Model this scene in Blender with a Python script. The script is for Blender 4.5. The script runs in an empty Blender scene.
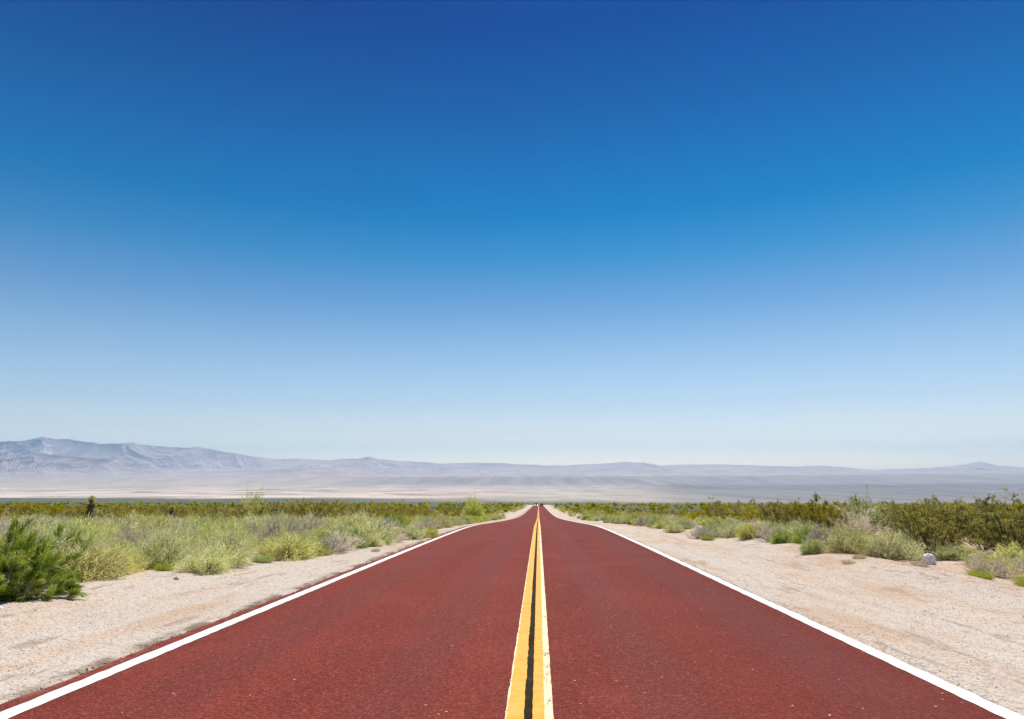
import bpy, math
import numpy as np
from mathutils import Vector

sc = bpy.context.scene
R = math.radians
# ------------------------------------------------------------------ camera
CAM_H = 1.55
cd = bpy.data.cameras.new('camera'); cam = bpy.data.objects.new('camera', cd)
sc.collection.objects.link(cam); sc.camera = cam
cd.sensor_width = 36; cd.lens = 683 / 1024 * 36
cd.clip_start = 0.05; cd.clip_end = 90000
cam.location = (0, 0, CAM_H)
cam.rotation_euler = (R(90 + 10.0056), 0, R(2.18))
# ------------------------------------------------------------------ light
SUN_EL, SUN_AZ = 63, 18          # degrees; azimuth clockwise from +Y (the road's direction)
sc.view_settings.view_transform = 'Standard'; sc.view_settings.look = 'None'
sc.view_settings.gamma = 1; sc.view_settings.exposure = 0.65
w = bpy.data.worlds.new("World"); sc.world = w; w.use_nodes = True
wt = w.node_tree; bg = wt.nodes['Background']; bg.inputs[1].default_value = 0.1
sky = wt.nodes.new('ShaderNodeTexSky'); sky.sky_type = 'NISHITA'; sky.sun_disc = False
sky.sun_elevation = R(SUN_EL); sky.sun_rotation = R(SUN_AZ)
# the polarised, deep desert sky: the sky texture toned by elevation
tc = wt.nodes.new('ShaderNodeTexCoord'); sx = wt.nodes.new('ShaderNodeSeparateXYZ')
rp = wt.nodes.new('ShaderNodeValToRGB'); mx = wt.nodes.new('ShaderNodeMix'); mx.data_type = 'RGBA'; mx.blend_type = 'MULTIPLY'
mx.inputs[0].default_value = 1
wt.links.new(tc.outputs['Generated'], sx.inputs[0]); wt.links.new(sx.outputs[2], rp.inputs[0])
wt.links.new(sky.outputs[0], mx.inputs[6]); wt.links.new(rp.outputs[0], mx.inputs[7]); wt.links.new(mx.outputs[2], bg.inputs[0])
SKY_TONE = [(0.0, (1.9087, 1.8198, 1.8729)), (0.0257, (1.7103, 1.6305, 1.6782)), (0.0355, (1.527, 1.4558, 1.4984)), (0.0685, (1.1267, 1.0441, 1.046)), (0.1045, (0.8505, 0.853, 0.8887)), (0.179, (0.565, 0.6946, 0.7773)), (0.2416, (0.3258, 0.5409, 0.697)), (0.3131, (0.0805, 0.4235, 0.6353)), (0.3714, (0.0, 0.3321, 0.573)), (0.4361, (0.0, 0.2561, 0.5192)), (0.4919, (0.0, 0.1883, 0.4461)), (0.5434, (0.0, 0.1359, 0.399)), (0.5897, (0.0, 0.0943, 0.3518)), (1.0, (0.0, 0.0943, 0.3518))]
el = rp.color_ramp.elements
el[0].position = SKY_TONE[0][0]; el[0].color = (*SKY_TONE[0][1], 1)
el[1].position = 1.0; el[1].color = (*SKY_TONE[-1][1], 1)
for p, c in SKY_TONE[1:-1]:
    e = el.new(p); e.color = (*c, 1)
ld = bpy.data.lights.new('sun', 'SUN'); ld.energy = 4.0; ld.angle = R(0.53); ld.color = (1, .955, .88)
sun = bpy.data.objects.new('sun', ld); sc.collection.objects.link(sun)
S = Vector((math.sin(R(SUN_AZ)) * math.cos(R(SUN_EL)), math.cos(R(SUN_AZ)) * math.cos(R(SUN_EL)), math.sin(R(SUN_EL))))
sun.rotation_euler = S.to_track_quat('Z', 'Y').to_euler(); sun.location = (20, 40, 60)
sc.cycles.max_bounces = 6; sc.cycles.diffuse_bounces = 3; sc.cycles.transmission_bounces = 3; sc.cycles.volume_bounces = 0
sc.cycles.use_denoising = True; sc.cycles.denoising_prefilter = 'ACCURATE'

# ------------------------------------------------------------------ helpers
C = sc.collection
rng = np.random.default_rng(7)

def mesh(name, V, F, mats, rnd=None, mi=None, smooth=False):
    """V (n,3); F a list of int arrays (m,3) or (m,4)"""
    me = bpy.data.meshes.new(name)
    V = np.asarray(V, np.float32)
    me.vertices.add(len(V)); me.vertices.foreach_set('co', V.ravel())
    loops = np.concatenate([f.ravel() for f in F]).astype(np.int32)
    tot = np.concatenate([np.full(len(f), f.shape[1]) for f in F]).astype(np.int32)
    start = np.concatenate([[0], np.cumsum(tot)[:-1]]).astype(np.int32)
    me.loops.add(len(loops)); me.loops.foreach_set('vertex_index', loops)
    me.polygons.add(len(tot)); me.polygons.foreach_set('loop_start', start); me.polygons.foreach_set('loop_total', tot)
    if mi is not None: me.polygons.foreach_set('material_index', np.asarray(mi, np.int32))
    me.polygons.foreach_set('use_smooth', np.full(len(tot), smooth))
    for m in (mats if isinstance(mats, (list, tuple)) else [mats]): me.materials.append(m)
    if rnd is not None:
        a = me.attributes.new('rnd', 'FLOAT', 'POINT'); a.data.foreach_set('value', np.asarray(rnd, np.float32))
    me.update(calc_edges=True); me.validate()
    return me

def tag(o, label=None, cat=None, group=None, kind=None):
    if label: o['label'] = label
    if cat: o['category'] = cat
    if group: o['group'] = group
    if kind: o['kind'] = kind
    return o

def link(name, me, parent=None, loc=None):
    o = bpy.data.objects.new(name, me); C.objects.link(o)
    if parent is not None: o.parent = parent
    if loc is not None: o.location = loc
    return o

def hsh(i, j, s):
    with np.errstate(over='ignore'):
        n = (i.astype(np.int64) * 374761393 + j.astype(np.int64) * 668265263 + s * 974711)
        n = (n ^ (n >> 13)) * 1274126177
        n = n ^ (n >> 16)
    return (n & 0xffff) / 65535.0

def noise(x, y, sc_, s=0):
    x = np.asarray(x, float) / sc_ + 1000.37; y = np.asarray(y, float) / sc_ + 1000.71
    i = np.floor(x); j = np.floor(y); fx = x - i; fy = y - j
    fx = fx * fx * (3 - 2 * fx); fy = fy * fy * (3 - 2 * fy)
    return ((hsh(i, j, s) * (1 - fx) + hsh(i + 1, j, s) * fx) * (1 - fy) + (hsh(i, j + 1, s) * (1 - fx) + hsh(i + 1, j + 1, s) * fx) * fy)

def sst(a, b, x):
    t = np.clip((x - a) / (b - a), 0, 1); return t * t * (3 - 2 * t)

# ------------------------------------------------------------------ terrain profile
SL = [(0, .022), (20, .024), (33, .029), (46, .050), (70, .049), (110, .045), (150, .035), (200, .030), (560, .0285),
      (650, .045), (1200, .045), (2600, .03), (3400, .005), (5000, 0), (9600, 0), (11300, -.025), (13800, -.055), (15500, -.04), (17000, -.01), (18500, .0), (21000, .02), (40000, .02)]
_ys = np.concatenate([np.arange(0, 700, 1.), np.arange(700, 40001, 10)])
_s = np.interp(_ys, *zip(*SL)); _z = -np.concatenate([[0], np.cumsum((_s[1:] + _s[:-1]) / 2 * np.diff(_ys))])
def zp(y):
    y = np.asarray(y, float); return np.where(y < 0, -y * .022, np.interp(y, _ys, _z))
RL, RR = -4.05, 3.475     # asphalt edges
def ground(x, y):
    x = np.asarray(x, float); y = np.asarray(y, float)
    d = np.where(x < 0, RL - x, x - RR)
    near = np.exp(-np.maximum(y, 0) / 900)
    z = zp(y)
    off = -.035 - .02 * np.clip(d, 0, 2.5)
    off = off - .15 * sst(.25, -.15, d)                    # sunk below the asphalt slab
    amp = sst(.4, 5, d)
    off = off + amp * near * ((noise(x, y, 9, 1) - .5) * .30 + (noise(x, y, 2.6, 2) - .5) * .16)
    off = off + sst(1.2, 3, d) * near * (noise(x, y, .7, 3) - .5) * .035
    berm = np.where(x > 0, .20, .10) * np.exp(-((d - np.where(x > 0, 4.7, 3.4)) / 1.1) ** 2) * (.4 + noise(x, y, 1.8, 4)) * near
    off = off + berm
    far = sst(150, 2500, y)
    off = off + far * sst(20, 400, np.abs(x)) * ((noise(x, y, 420, 5) - .5) * 5 + (noise(x, y, 120, 6) - .5) * 1.6)
    # the fan that climbs to the ranges starts nearer on the right
    fr = sst(-500, 9000, x) * sst(5200, 15000, y)
    off = off + fr * 35
    return z + off

# ------------------------------------------------------------------ node helper
class NT:
    def __init__(self, name):
        self.m = bpy.data.materials.new(name); self.m.use_nodes = True
        self.t = self.m.node_tree; self.b = self.t.nodes['Principled BSDF']; self.out = self.t.nodes['Material Output']
    def n(self, typ, **k):
        nd = self.t.nodes.new(typ)
        for a, v in k.items(): setattr(nd, a, v)
        return nd
    def set(self, s, v):
        if hasattr(v, 'links') or isinstance(v, bpy.types.NodeSocket): self.t.links.new(v, s)
        elif isinstance(v, (tuple, list)): s.default_value = (*v, 1) if len(v) == 3 and len(s.default_value) == 4 else v
        else: s.default_value = v
    def pos(self): return self.n('ShaderNodeNewGeometry').outputs['Position']
    def sep(self, v):
        s = self.n('ShaderNodeSeparateXYZ'); self.set(s.inputs[0], v); return s.outputs
    def scale(self, v, s):
        m = self.n('ShaderNodeVectorMath', operation='MULTIPLY'); self.set(m.inputs[0], v); m.inputs[1].default_value = s; return m.outputs[0]
    def noise(self, v, scale=1, detail=2, rough=.5, dist=0):
        n = self.n('ShaderNodeTexNoise'); self.set(n.inputs['Vector'], v); n.inputs['Scale'].default_value = scale
        n.inputs['Detail'].default_value = detail; n.inputs['Roughness'].default_value = rough; n.inputs['Distortion'].default_value = dist
        return n.outputs['Fac']
    def vor(self, v, scale, feature='F1'):
        n = self.n('ShaderNodeTexVoronoi', feature=feature); self.set(n.inputs['Vector'], v); n.inputs['Scale'].default_value = scale
        return n.outputs
    def ramp(self, v, a, b, c=0., d=1.):
        r = self.n('ShaderNodeMapRange'); r.interpolation_type = 'SMOOTHSTEP'
        self.set(r.inputs[0], v)
        for k, q in zip((1, 2, 3, 4), (a, b, c, d)): self.set(r.inputs[k], q)
        return r.outputs[0]
    def math(self, op, a, b=0.):
        m = self.n('ShaderNodeMath', operation=op); self.set(m.inputs[0], a); self.set(m.inputs[1], b); return m.outputs[0]
    def mix(self, f, a, b, blend='MIX'):
        m = self.n('ShaderNodeMix', data_type='RGBA', blend_type=blend); self.set(m.inputs[0], f); self.set(m.inputs[6], a); self.set(m.inputs[7], b); return m.outputs[2]
    def bump(self, h, dist, strength=1.):
        b = self.n('ShaderNodeBump'); b.inputs['Distance'].default_value = dist; b.inputs['Strength'].default_value = strength
        self.set(b.inputs['Height'], h); self.t.links.new(b.outputs[0], self.b.inputs['Normal']); return b
    def fin(self, col, rough=.9, spec=.2):
        self.set(self.b.inputs['Base Color'], col); self.set(self.b.inputs['Roughness'], rough)
        self.set(self.b.inputs['Specular IOR Level'], spec); return self.m

# ------------------------------------------------------------------ ground material
def ground_mat():
    N = NT('desert_ground'); P = N.pos(); X, Y, Z = N.sep(P)
    ax = N.math('ABSOLUTE', X)
    big = N.noise(P, .35, 3); mid = N.noise(P, 2.2, 4); fine = N.noise(P, 38, 3, .7)
    sand = N.mix(N.ramp(mid, .3, .7), (.53, .40, .295), (.60, .48, .375))
    sand = N.mix(N.ramp(big, .42, .68), sand, (.50, .35, .235))
    # compacted paler grey wheel-worn strips along the shoulder
    wp = N.noise(N.scale(P, (1.1, .12, 1)), 1, 3, .6)
    pale = N.math('MULTIPLY', N.ramp(wp, .42, .6), N.ramp(ax, 9, 7.4))
    sand = N.mix(N.math('MULTIPLY', pale, .75), sand, (.57, .51, .44))
    vs = N.vor(P, 34)
    st = N.n('ShaderNodeSeparateColor'); N.set(st.inputs[0], vs['Color'])
    stone = N.math('MULTIPLY', N.ramp(vs['Distance'], .42, .28), N.ramp(st.outputs[0], .5, .62))
    scol = N.mix(st.outputs[1], (.30, .22, .17), (.72, .64, .56))
    nearf = N.ramp(Y, 40, 15)
    sand = N.mix(N.math('MULTIPLY', N.math('MULTIPLY', stone, nearf), .6), sand, scol)
    sand = N.mix(N.math('MULTIPLY', N.ramp(fine, .55, .72), .45), sand, (.30, .21, .15))
    sand = N.mix(N.ramp(N.noise(P, 14, 4, .75), .5, .68, 0, .5), sand, (.40, .30, .23))
    sand = N.mix(N.ramp(N.noise(P, 21, 3, .7), .56, .7, 0, .5), sand, (.66, .57, .50))
    rut = N.noise(N.scale(P, (2.6, .5, 1)), 1, 5, .75)
    sand = N.mix(N.ramp(rut, .55, .63, 0, .75), sand, (.36, .26, .19))
    dirt = N.math('MULTIPLY', N.ramp(N.noise(P, 3.5, 5, .8), .54, .62), N.ramp(N.math('ADD', ax, N.noise(P, .8, 2)), 6.3, 8.2))
    sand = N.mix(N.math('MULTIPLY', dirt, .6), sand, (.36, .245, .155))
    # dark crumbled asphalt and dirt against the slab edges, mostly on the left
    dl = N.math('SUBTRACT', N.math('MULTIPLY', X, -1), 4.04); dr = N.math('SUBTRACT', X, 3.50)
    en = N.noise(P, 3.2, 4, .7)
    el_ = N.math('MULTIPLY', N.ramp(N.math('SUBTRACT', dl, N.math('MULTIPLY', en, .60)), .08, -.10), N.ramp(dl, -1, -.9))
    er_ = N.math('MULTIPLY', N.ramp(N.math('SUBTRACT', dr, N.math('MULTIPLY', en, .16)), .02, -.08), N.ramp(dr, -1, -.9))
    eg = N.math('MULTIPLY', N.math('MAXIMUM', el_, er_), N.ramp(N.noise(P, 1.4, 3), .36, .56))
    sand = N.mix(N.math('MULTIPLY', eg, .85), sand, N.mix(N.ramp(fine, .4, .6), (.09, .055, .03), (.26, .19, .13)))
    # ground litter and shade-dark soil out among the shrubs
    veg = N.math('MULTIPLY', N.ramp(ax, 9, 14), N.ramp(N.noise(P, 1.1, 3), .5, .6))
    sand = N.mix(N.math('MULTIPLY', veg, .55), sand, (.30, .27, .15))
    # scrub-covered slope
    scr = N.mix(N.ramp(N.noise(P, .02, 5, .7), .35, .65), (.075, .085, .05), (.15, .15, .10))
    vegfar = N.math('MULTIPLY', N.ramp(Y, 90, 260), N.math('MAXIMUM', N.ramp(ax, 6, 14), N.ramp(Y, 750, 950)))
    c = N.mix(vegfar, sand, scr)
    # the dry valley: playa in long pale pink bands, tan flats, grey-blue sage fans on the right
    wob = N.math('MULTIPLY', N.math('SUBTRACT', N.noise(P, .0006, 3), .5), 900)
    Yw = N.math('ADD', Y, wob)
    Yp = N.math('ADD', Yw, N.math('MULTIPLY', X, -.10))
    playa = N.ramp(Yw, 4350, 4700)
    band = N.noise(N.scale(P, (.0014, .0012, 0)), 1, 7, .7, .6)
    pcol = N.mix(N.ramp(band, .40, .56), (.32, .26, .205), (.60, .50, .42))
    pcol = N.mix(N.ramp(N.noise(N.scale(P, (.0004, .003, 0)), 1, 4, .7), .56, .64), pcol, (.33, .27, .20))
    c = N.mix(playa, c, pcol)
    tan = N.mix(N.ramp(N.noise(N.scale(P, (.0022, .0005, 0)), 1, 6, .7), .35, .65), (.40, .34, .28), (.52, .44, .36))
    c = N.mix(N.ramp(Yw, 9300, 11800), c, tan)
    # edge of the playa: runs out to the right
    rightf = N.ramp(N.math('ADD', N.math('SUBTRACT', X, N.math('MULTIPLY', Y, .14)), N.math('MULTIPLY', wob, .8)), -500, 900)
    rightf = N.math('MULTIPLY', rightf, N.ramp(Y, 3300, 4300))
    t2 = N.mix(N.ramp(N.noise(N.scale(P, (.0025, .0009, 0)), 1, 6, .7), .4, .6), (.36, .31, .25), (.50, .43, .36))
    c = N.mix(N.math('MULTIPLY', N.ramp(N.math('ADD', X, wob), -1500, 600), N.ramp(Y, 3300, 4300)), c, t2)
    sage = N.mix(N.ramp(N.noise(N.scale(P, (.005, .00022, 0)), 1, 5, .65), .35, .65), (.17, .165, .16), (.26, .24, .225))
    c = N.mix(rightf, c, sage)
    mid_ = N.math('MULTIPLY', N.ramp(N.math('ADD', X, wob), -5200, -2200), N.ramp(Yw, 10800, 12600))
    c = N.mix(mid_, c, N.mix(N.ramp(N.noise(N.scale(P, (.004, .00025, 0)), 1, 5, .65), .35, .65), (.27, .235, .225), (.36, .32, .30)))
    # upper fans under the mountains
    c = N.mix(N.ramp(Yw, 13800, 16500), c, N.mix(N.ramp(N.noise(N.scale(P, (.004, .0003, 0)), 1, 5, .6), .35, .65), (.34, .30, .275), (.45, .40, .365)))
    hgt = N.math('ADD', N.math('MULTIPLY', fine, .35), N.math('ADD', N.math('MULTIPLY', N.noise(P, 9, 3, .6), .9), N.math('MULTIPLY', stone, .35)))
    b = N.bump(hgt, .05, 1.)
    return N.fin(c, .95, .1)

GM = ground_mat()
def grid(xs, ys, zf):
    Xg, Yg = np.meshgrid(xs, ys); Zg = zf(Xg, Yg)
    V = np.stack([Xg, Yg, Zg], -1).reshape(-1, 3); nx = len(xs); ny = len(ys)
    i = (np.arange(ny - 1)[:, None] * nx + np.arange(nx - 1)[None]).ravel()
    return V, np.stack([i, i + 1, i + nx + 1, i + nx], 1)

v = np.linspace(0, np.arcsinh(34000 / 4.), 330); xr = np.sinh(v) * 4.
xr = np.unique(np.concatenate([xr + RR + .3, [RR - .3, RR - .1, RR, RR + .1, RR + .2]])); xl = RL - (xr - RR)
xs = np.unique(np.concatenate([xl, xr, [0.]]))
yv = np.linspace(0, np.arcsinh(33000 / 8.), 620); yf = np.sinh(yv) * 8.
ysg = np.concatenate([-yf[yf < 60][::-1][:-1], yf])
V, F = grid(xs, ysg, ground)
tag(link('ground', mesh('ground', V, [F], GM, smooth=True)), kind='structure')

# ------------------------------------------------------------------ road
def road_mat():
    N = NT('red_asphalt'); P = N.pos(); X, Y, Z = N.sep(P)
    lane = N.noise(N.scale(P, (.9, .03, 1)), 1, 3, .55)
    patch = N.noise(P, .5, 4, .6)
    c = N.mix(N.ramp(lane, .3, .7), (.155, .026, .0155), (.212, .036, .0212))
    c = N.mix(N.math('MULTIPLY', N.ramp(patch, .45, .7), .75), c, (.240, .046, .029))
    # wheel paths, darker and smoother
    def path(cx, wd): return N.ramp(N.math('ABSOLUTE', N.math('SUBTRACT', X, cx)), wd, wd * .3)
    wp = N.math('MAXIMUM', N.math('MAXIMUM', path(-2.9, .55), path(-1.15, .5)), N.math('MAXIMUM', path(1.0, .5), path(2.65, .6)))
    c = N.mix(N.math('MULTIPLY', wp, N.ramp(lane, .2, .8, .22, .62)), c, (.125, .022, .015))
    agg = N.vor(P, 66); sc_ = N.n('ShaderNodeSeparateColor'); N.set(sc_.inputs[0], agg['Color'])
    c = N.mix(N.ramp(sc_.outputs[0], .15, 1, 0, .8), c, (.085, .014, .010))
    c = N.mix(N.ramp(sc_.outputs[1], .72, 1, 0, .6), c, (.34, .085, .055))
    grain = N.noise(P, 22, 3, .7)
    c = N.mix(N.ramp(grain, .5, .75, 0, .6), c, (.09, .016, .011))
    c = N.mix(N.ramp(X, .2, 3.2, 0, .42), c, (.10, .016, .010))  # right lane darkens outward: surface tone plus lens vignetting put into the colour
    c = N.mix(N.ramp(sc_.outputs[2], .9992, .9997), c, (.55, .42, .36))
    # dust drifted in from the shoulders
    ed = N.math('MAXIMUM', N.ramp(X, -3.9, -4.08), N.ramp(X, 3.42, 3.56))
    c = N.mix(N.math('MULTIPLY', ed, N.ramp(N.noise(P, 5, 4, .7), .42, .66, 0, .6)), c, (.26, .14, .10))
    N.bump(N.math('ADD', agg['Distance'], grain), .006, .7)
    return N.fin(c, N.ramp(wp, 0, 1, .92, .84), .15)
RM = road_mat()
yr = np.concatenate([np.arange(-25, 60, .12), np.arange(60, 200, 1.), np.arange(200, 1201, 5.)])
def jag(y, s): return (noise(y, y * 0, .35, s) - .5) * .07 + (noise(y, y * 0, 2.2, s + 1) - .5) * .07 + (noise(y, y * 0, .1, s + 2) - .5) * .03
cols = [RL, RL, -3, -1.5, 0, 1.5, 3, RR, RR]
Vr = []
for k, cx in enumerate(cols):
    xk = np.full(len(yr), float(cx))
    if k < 2: xk = xk + jag(yr, 31) - (.03 if k == 0 else 0)
    if k > 6: xk = xk + jag(yr, 41) * .5 + (.03 if k == 8 else 0)
    zk = zp(yr) + (-.12 if k in (0, 8) else 0)
    Vr.append(np.stack([xk, yr, zk], -1))
Vr = np.stack(Vr, 1).reshape(-1, 3); nc = len(cols)
i = (np.arange(len(yr) - 1)[:, None] * nc + np.arange(nc - 1)[None]).ravel()
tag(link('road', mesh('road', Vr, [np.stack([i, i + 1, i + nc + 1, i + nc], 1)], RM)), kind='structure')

def paint_mat(name, col, col2, base, wear, edge=None, rough=.6):
    N = NT(name); P = N.pos()
    c = N.mix(N.ramp(N.noise(P, 7, 4, .65), .3, .7), col, col2)
    c = N.mix(N.math('MULTIPLY', N.ramp(N.noise(N.scale(P, (1, .12, 1)), 60, 2), .5, .7), .35), c, col2)
    g = N.math('ADD', N.noise(P, 46, 3, .75), N.math('MULTIPLY', N.noise(P, 3, 2), .35))
    c = N.mix(N.ramp(g, wear, wear + .05), c, base)
    N.bump(N.noise(P, 70, 2), .004, .5)
    return N.fin(c, rough, .12)
white = paint_mat('white_paint', (.80, .78, .74), (.70, .66, .60), (.40, .22, .17), .80)
yellow = paint_mat('yellow_paint', (.80, .325, .04), (.86, .41, .085), (.50, .20, .05), .84)
cream = paint_mat('worn_cream_paint', (.84, .60, .30), (.86, .72, .50), (.22, .08, .04), .76)
tar = paint_mat('dark_sealed_gap', (.015, .011, .004), (.028, .024, .008), (.12, .08, .03), .80, rough=1.)
crackm = paint_mat('tar_crack', (.05, .02, .015), (.08, .03, .02), (.15, .05, .04), .85)
def strip(name, x0, x1, mat, lift, y0=-25, y1=900, j=.004, seed=50):
    y = np.concatenate([np.arange(y0, 40, .05), np.arange(40, 120, .5), np.arange(120, y1 + 1, 5.)])
    ja = (noise(y, y * 0, .12, seed) - .5) * 2 * j + (noise(y, y * 0, .9, seed + 1) - .5) * .5 * j
    jb = (noise(y, y * 0, .12, seed + 2) - .5) * 2 * j + (noise(y, y * 0, .9, seed + 3) - .5) * .5 * j
    z = zp(y) + lift + np.clip(y - 60, 0, 500) * .00005
    V = np.stack([np.stack([x0 + ja, y, z], -1), np.stack([x1 + jb, y, z], -1)], 1).reshape(-1, 3)
    k = np.arange(len(y) - 1) * 2
    return tag(link(name, mesh(name, V, [np.stack([k, k + 1, k + 3, k + 2], 1)], mat)), kind='structure')
strip('road_edge_line', -3.915, -3.755, white, .004, j=.008, seed=50)
strip('road_edge_line', 3.295, 3.455, white, .004, j=.008, seed=60)
strip('road_gap_seal', -.135, -.03, tar, .004, j=.002, seed=70)
strip('road_old_paint', -.250, -.15, cream, .004, j=.005, seed=80)
strip('road_old_paint', .02, .096, cream, .004, j=.003, seed=90)
strip('road_centre_stripe', -.235, -.116, yellow, .008, j=.006, seed=100)
strip('road_centre_stripe', -.054, .034, yellow, .008, j=.003, seed=110)

# short tar cracks and scuffs across the lanes
def crack(x0, y0, x1, y1, wd, s):
    n = 60; t = np.linspace(0, 1, n); r = np.random.default_rng(s)
    x = x0 + (x1 - x0) * t; y = y0 + (y1 - y0) * t + np.cumsum(r.normal(0, .012, n))
    ww = wd * np.sin(np.pi * np.clip(t, .02, .98)) * (.5 + r.random(n)); z = zp(y) + .012
    V = np.stack([np.stack([x, y - ww, z], -1), np.stack([x, y + ww, z], -1)], 1).reshape(-1, 3); k = np.arange(n - 1) * 2
    tag(link('road_crack', mesh('road_crack', V, [np.stack([k, k + 2, k + 3, k + 1], 1)], crackm)), kind='structure')
crack(-.05, 24.3, .22, 24.2, .06, 1); crack(-.04, 30.2, .12, 30.3, .08, 2); crack(.1, 24.1, 1.3, 23.9, .022, 3)
crack(2.0, 19.2, 3.2, 18.9, .03, 4); crack(-.04, 34, .13, 34.1, .1, 5)
for q, (a, b) in enumerate([(4.45, .08), (5.0, .09), (4.75, .06), (5.5, .05), (7.2, .06), (9.3, .05), (6.4, .045)]):
    crack(.045, a, .045 + b, a + .01, .010, 10 + q)

# ------------------------------------------------------------------ gravel and stones
def stones(n, xa, xb, ya, yb, smin, smax, seed, yp=1.6, xf=None):
    r = np.random.default_rng(seed)
    y = ya + (yb - ya) * r.random(n) ** yp; x = xa + (xb - xa) * r.random(n)
    s = smin + (smax - smin) * r.random(n) ** 4
    u = np.array([[1, 0, 0], [0, 1, 0], [-1, 0, 0], [0, -1, 0], [0, 0, 1], [0, 0, -1.]])
    V = u[None] * (.6 + .8 * r.random((n, 6, 1))) * s[:, None, None] * np.array([1, 1, .6])
    a = r.random(n) * 6.28; ca, sa = np.cos(a), np.sin(a)
    Vx = V[..., 0] * ca[:, None] - V[..., 1] * sa[:, None]; Vy = V[..., 0] * sa[:, None] + V[..., 1] * ca[:, None]
    z = ground(x, y) + s * .15
    V = np.stack([Vx + x[:, None], Vy + y[:, None], V[..., 2] + z[:, None]], -1).reshape(-1, 3)
    f = np.array([[0, 1, 4], [1, 2, 4], [2, 3, 4], [3, 0, 4], [1, 0, 5], [2, 1, 5], [3, 2, 5], [0, 3, 5]])
    F = (f[None] + (np.arange(n) * 6)[:, None, None]).reshape(-1, 3)
    return V, F, np.repeat(r.random(n), 6)
def stone_mat(name, a, b):
    N = NT(name); at = N.n('ShaderNodeAttribute', attribute_name='rnd'); 
    r = N.n('ShaderNodeValToRGB'); N.set(r.inputs[0], at.outputs['Fac'])
    e = r.color_ramp.elements; e[0].color = (*a, 1); e[1].color = (*b, 1)
    k = e.new(.25); k.color = (.47, .36, .28, 1); k = e.new(.7); k.color = (.58, .48, .40, 1)
    return N.fin(r.outputs[0], .9, .2)
SM = stone_mat('gravel_stone', (.38, .28, .21), (.78, .74, .68))
for (n, a, b, c, d, s0, s1, sd, yp) in ((42000, -12, RL - .05, 3, 22, .003, .013, 3, 1.4), (48000, RR + .03, 13, 3, 24, .003, .013, 4, 1.4),
                                  (1500, -12, RL - 1.2, 4, 34, .009, .026, 5, 1.), (2200, RR + 1.5, 14, 4, 38, .009, .028, 6, 1.)):
    V, F, rn = stones(n, a, b, c, d, s0, s1, sd, yp)
    tag(link('gravel', mesh('gravel', V, [F], SM, rnd=rn)), 'loose pale and brown gravel strewn over the sandy shoulder', 'gravel', kind='stuff')

CM = stone_mat('asphalt_crumb', (.04, .02, .014), (.22, .15, .11))
CM.node_tree.nodes['Color Ramp'].color_ramp.elements[1].color = (.09, .05, .03, 1); CM.node_tree.nodes['Color Ramp'].color_ramp.elements[2].color = (.16, .10, .07, 1)
for (n, a, b, s1, sd) in ((5200, RL - .20, RL + .02, .018, 8), (1300, RR - .01, RR + .07, .012, 9)):
    V, F, rn = stones(n, a, b, 3.5, 34, .004, s1, sd, 1.2)
    keep = noise(V[::6, 1], V[::6, 0], .5, 77) + .35 * noise(V[::6, 1], V[::6, 0], .12, 78) > .66
    V = V.reshape(-1, 6, 3)[keep].reshape(-1, 3); m_ = int(keep.sum()); F = F[:m_ * 8]; rn = rn.reshape(-1, 6)[keep].ravel()
    tag(link('gravel', mesh('gravel', V, [F], CM, rnd=rn)), 'dark crumbled asphalt grit along the broken road edge', 'grit', kind='stuff')

# ------------------------------------------------------------------ foliage materials
def leaf_mat(name, cols, trans=.35, hv=.06, vv=.3):
    N = NT(name); at = N.n('ShaderNodeAttribute', attribute_name='rnd')
    r = N.n('ShaderNodeValToRGB'); N.set(r.inputs[0], at.outputs['Fac']); e = r.color_ramp.elements
    e[0].color = (*cols[0], 1); e[1].color = (*cols[-1], 1)
    for k, c in enumerate(cols[1:-1]): q = e.new((k + 1) / (len(cols) - 1)); q.color = (*c, 1)
    oi = N.n('ShaderNodeObjectInfo'); h = N.n('ShaderNodeHueSaturation')
    N.set(h.inputs['Hue'], N.ramp(oi.outputs['Random'], 0, 1, .5 - hv / 2, .5 + hv / 2))
    f2 = N.math('FRACT', N.math('MULTIPLY', oi.outputs['Random'], 7.31))
    N.set(h.inputs['Value'], N.ramp(f2, 0, 1, 1 - vv / 2, 1 + vv / 2)); N.set(h.inputs['Color'], r.outputs[0])
    f3 = N.math('FRACT', N.math('MULTIPLY', oi.outputs['Random'], 3.77)); N.set(h.inputs['Saturation'], N.ramp(f3, 0, 1, .75, 1.1))
    N.t.nodes.remove(N.b)
    d = N.n('ShaderNodeBsdfDiffuse'); t = N.n('ShaderNodeBsdfTranslucent'); m = N.n('ShaderNodeMixShader')
    N.set(d.inputs[0], h.outputs[0]); N.set(t.inputs[0], h.outputs[0]); m.inputs[0].default_value = trans
    N.t.links.new(d.outputs[0], m.inputs[1]); N.t.links.new(t.outputs[0], m.inputs[2]); N.t.links.new(m.outputs[0], N.out.inputs[0])
    return N.m
M_pale = leaf_mat('pale_needle', [(.22, .22, .03), (.62, .63, .20), (.82, .81, .38), (.92, .84, .58)], .5, .015, .25)
M_gold = leaf_mat('yellow_needle', [(.30, .28, .05), (.62, .60, .17), (.82, .78, .36)], .5, .02, .25)
M_green = leaf_mat('green_needle', [(.05, .11, .008), (.23, .33, .025), (.46, .54, .07), (.62, .68, .20)], .42, .008, .2)
M_bright = leaf_mat('bright_green_needle', [(.26, .34, .02), (.48, .54, .05), (.62, .64, .14)], .42, .01)
M_creo = leaf_mat('creosote_leaf', [(.11, .10, .004), (.30, .265, .010), (.46, .40, .020), (.56, .50, .07)], .45, .02)
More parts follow.
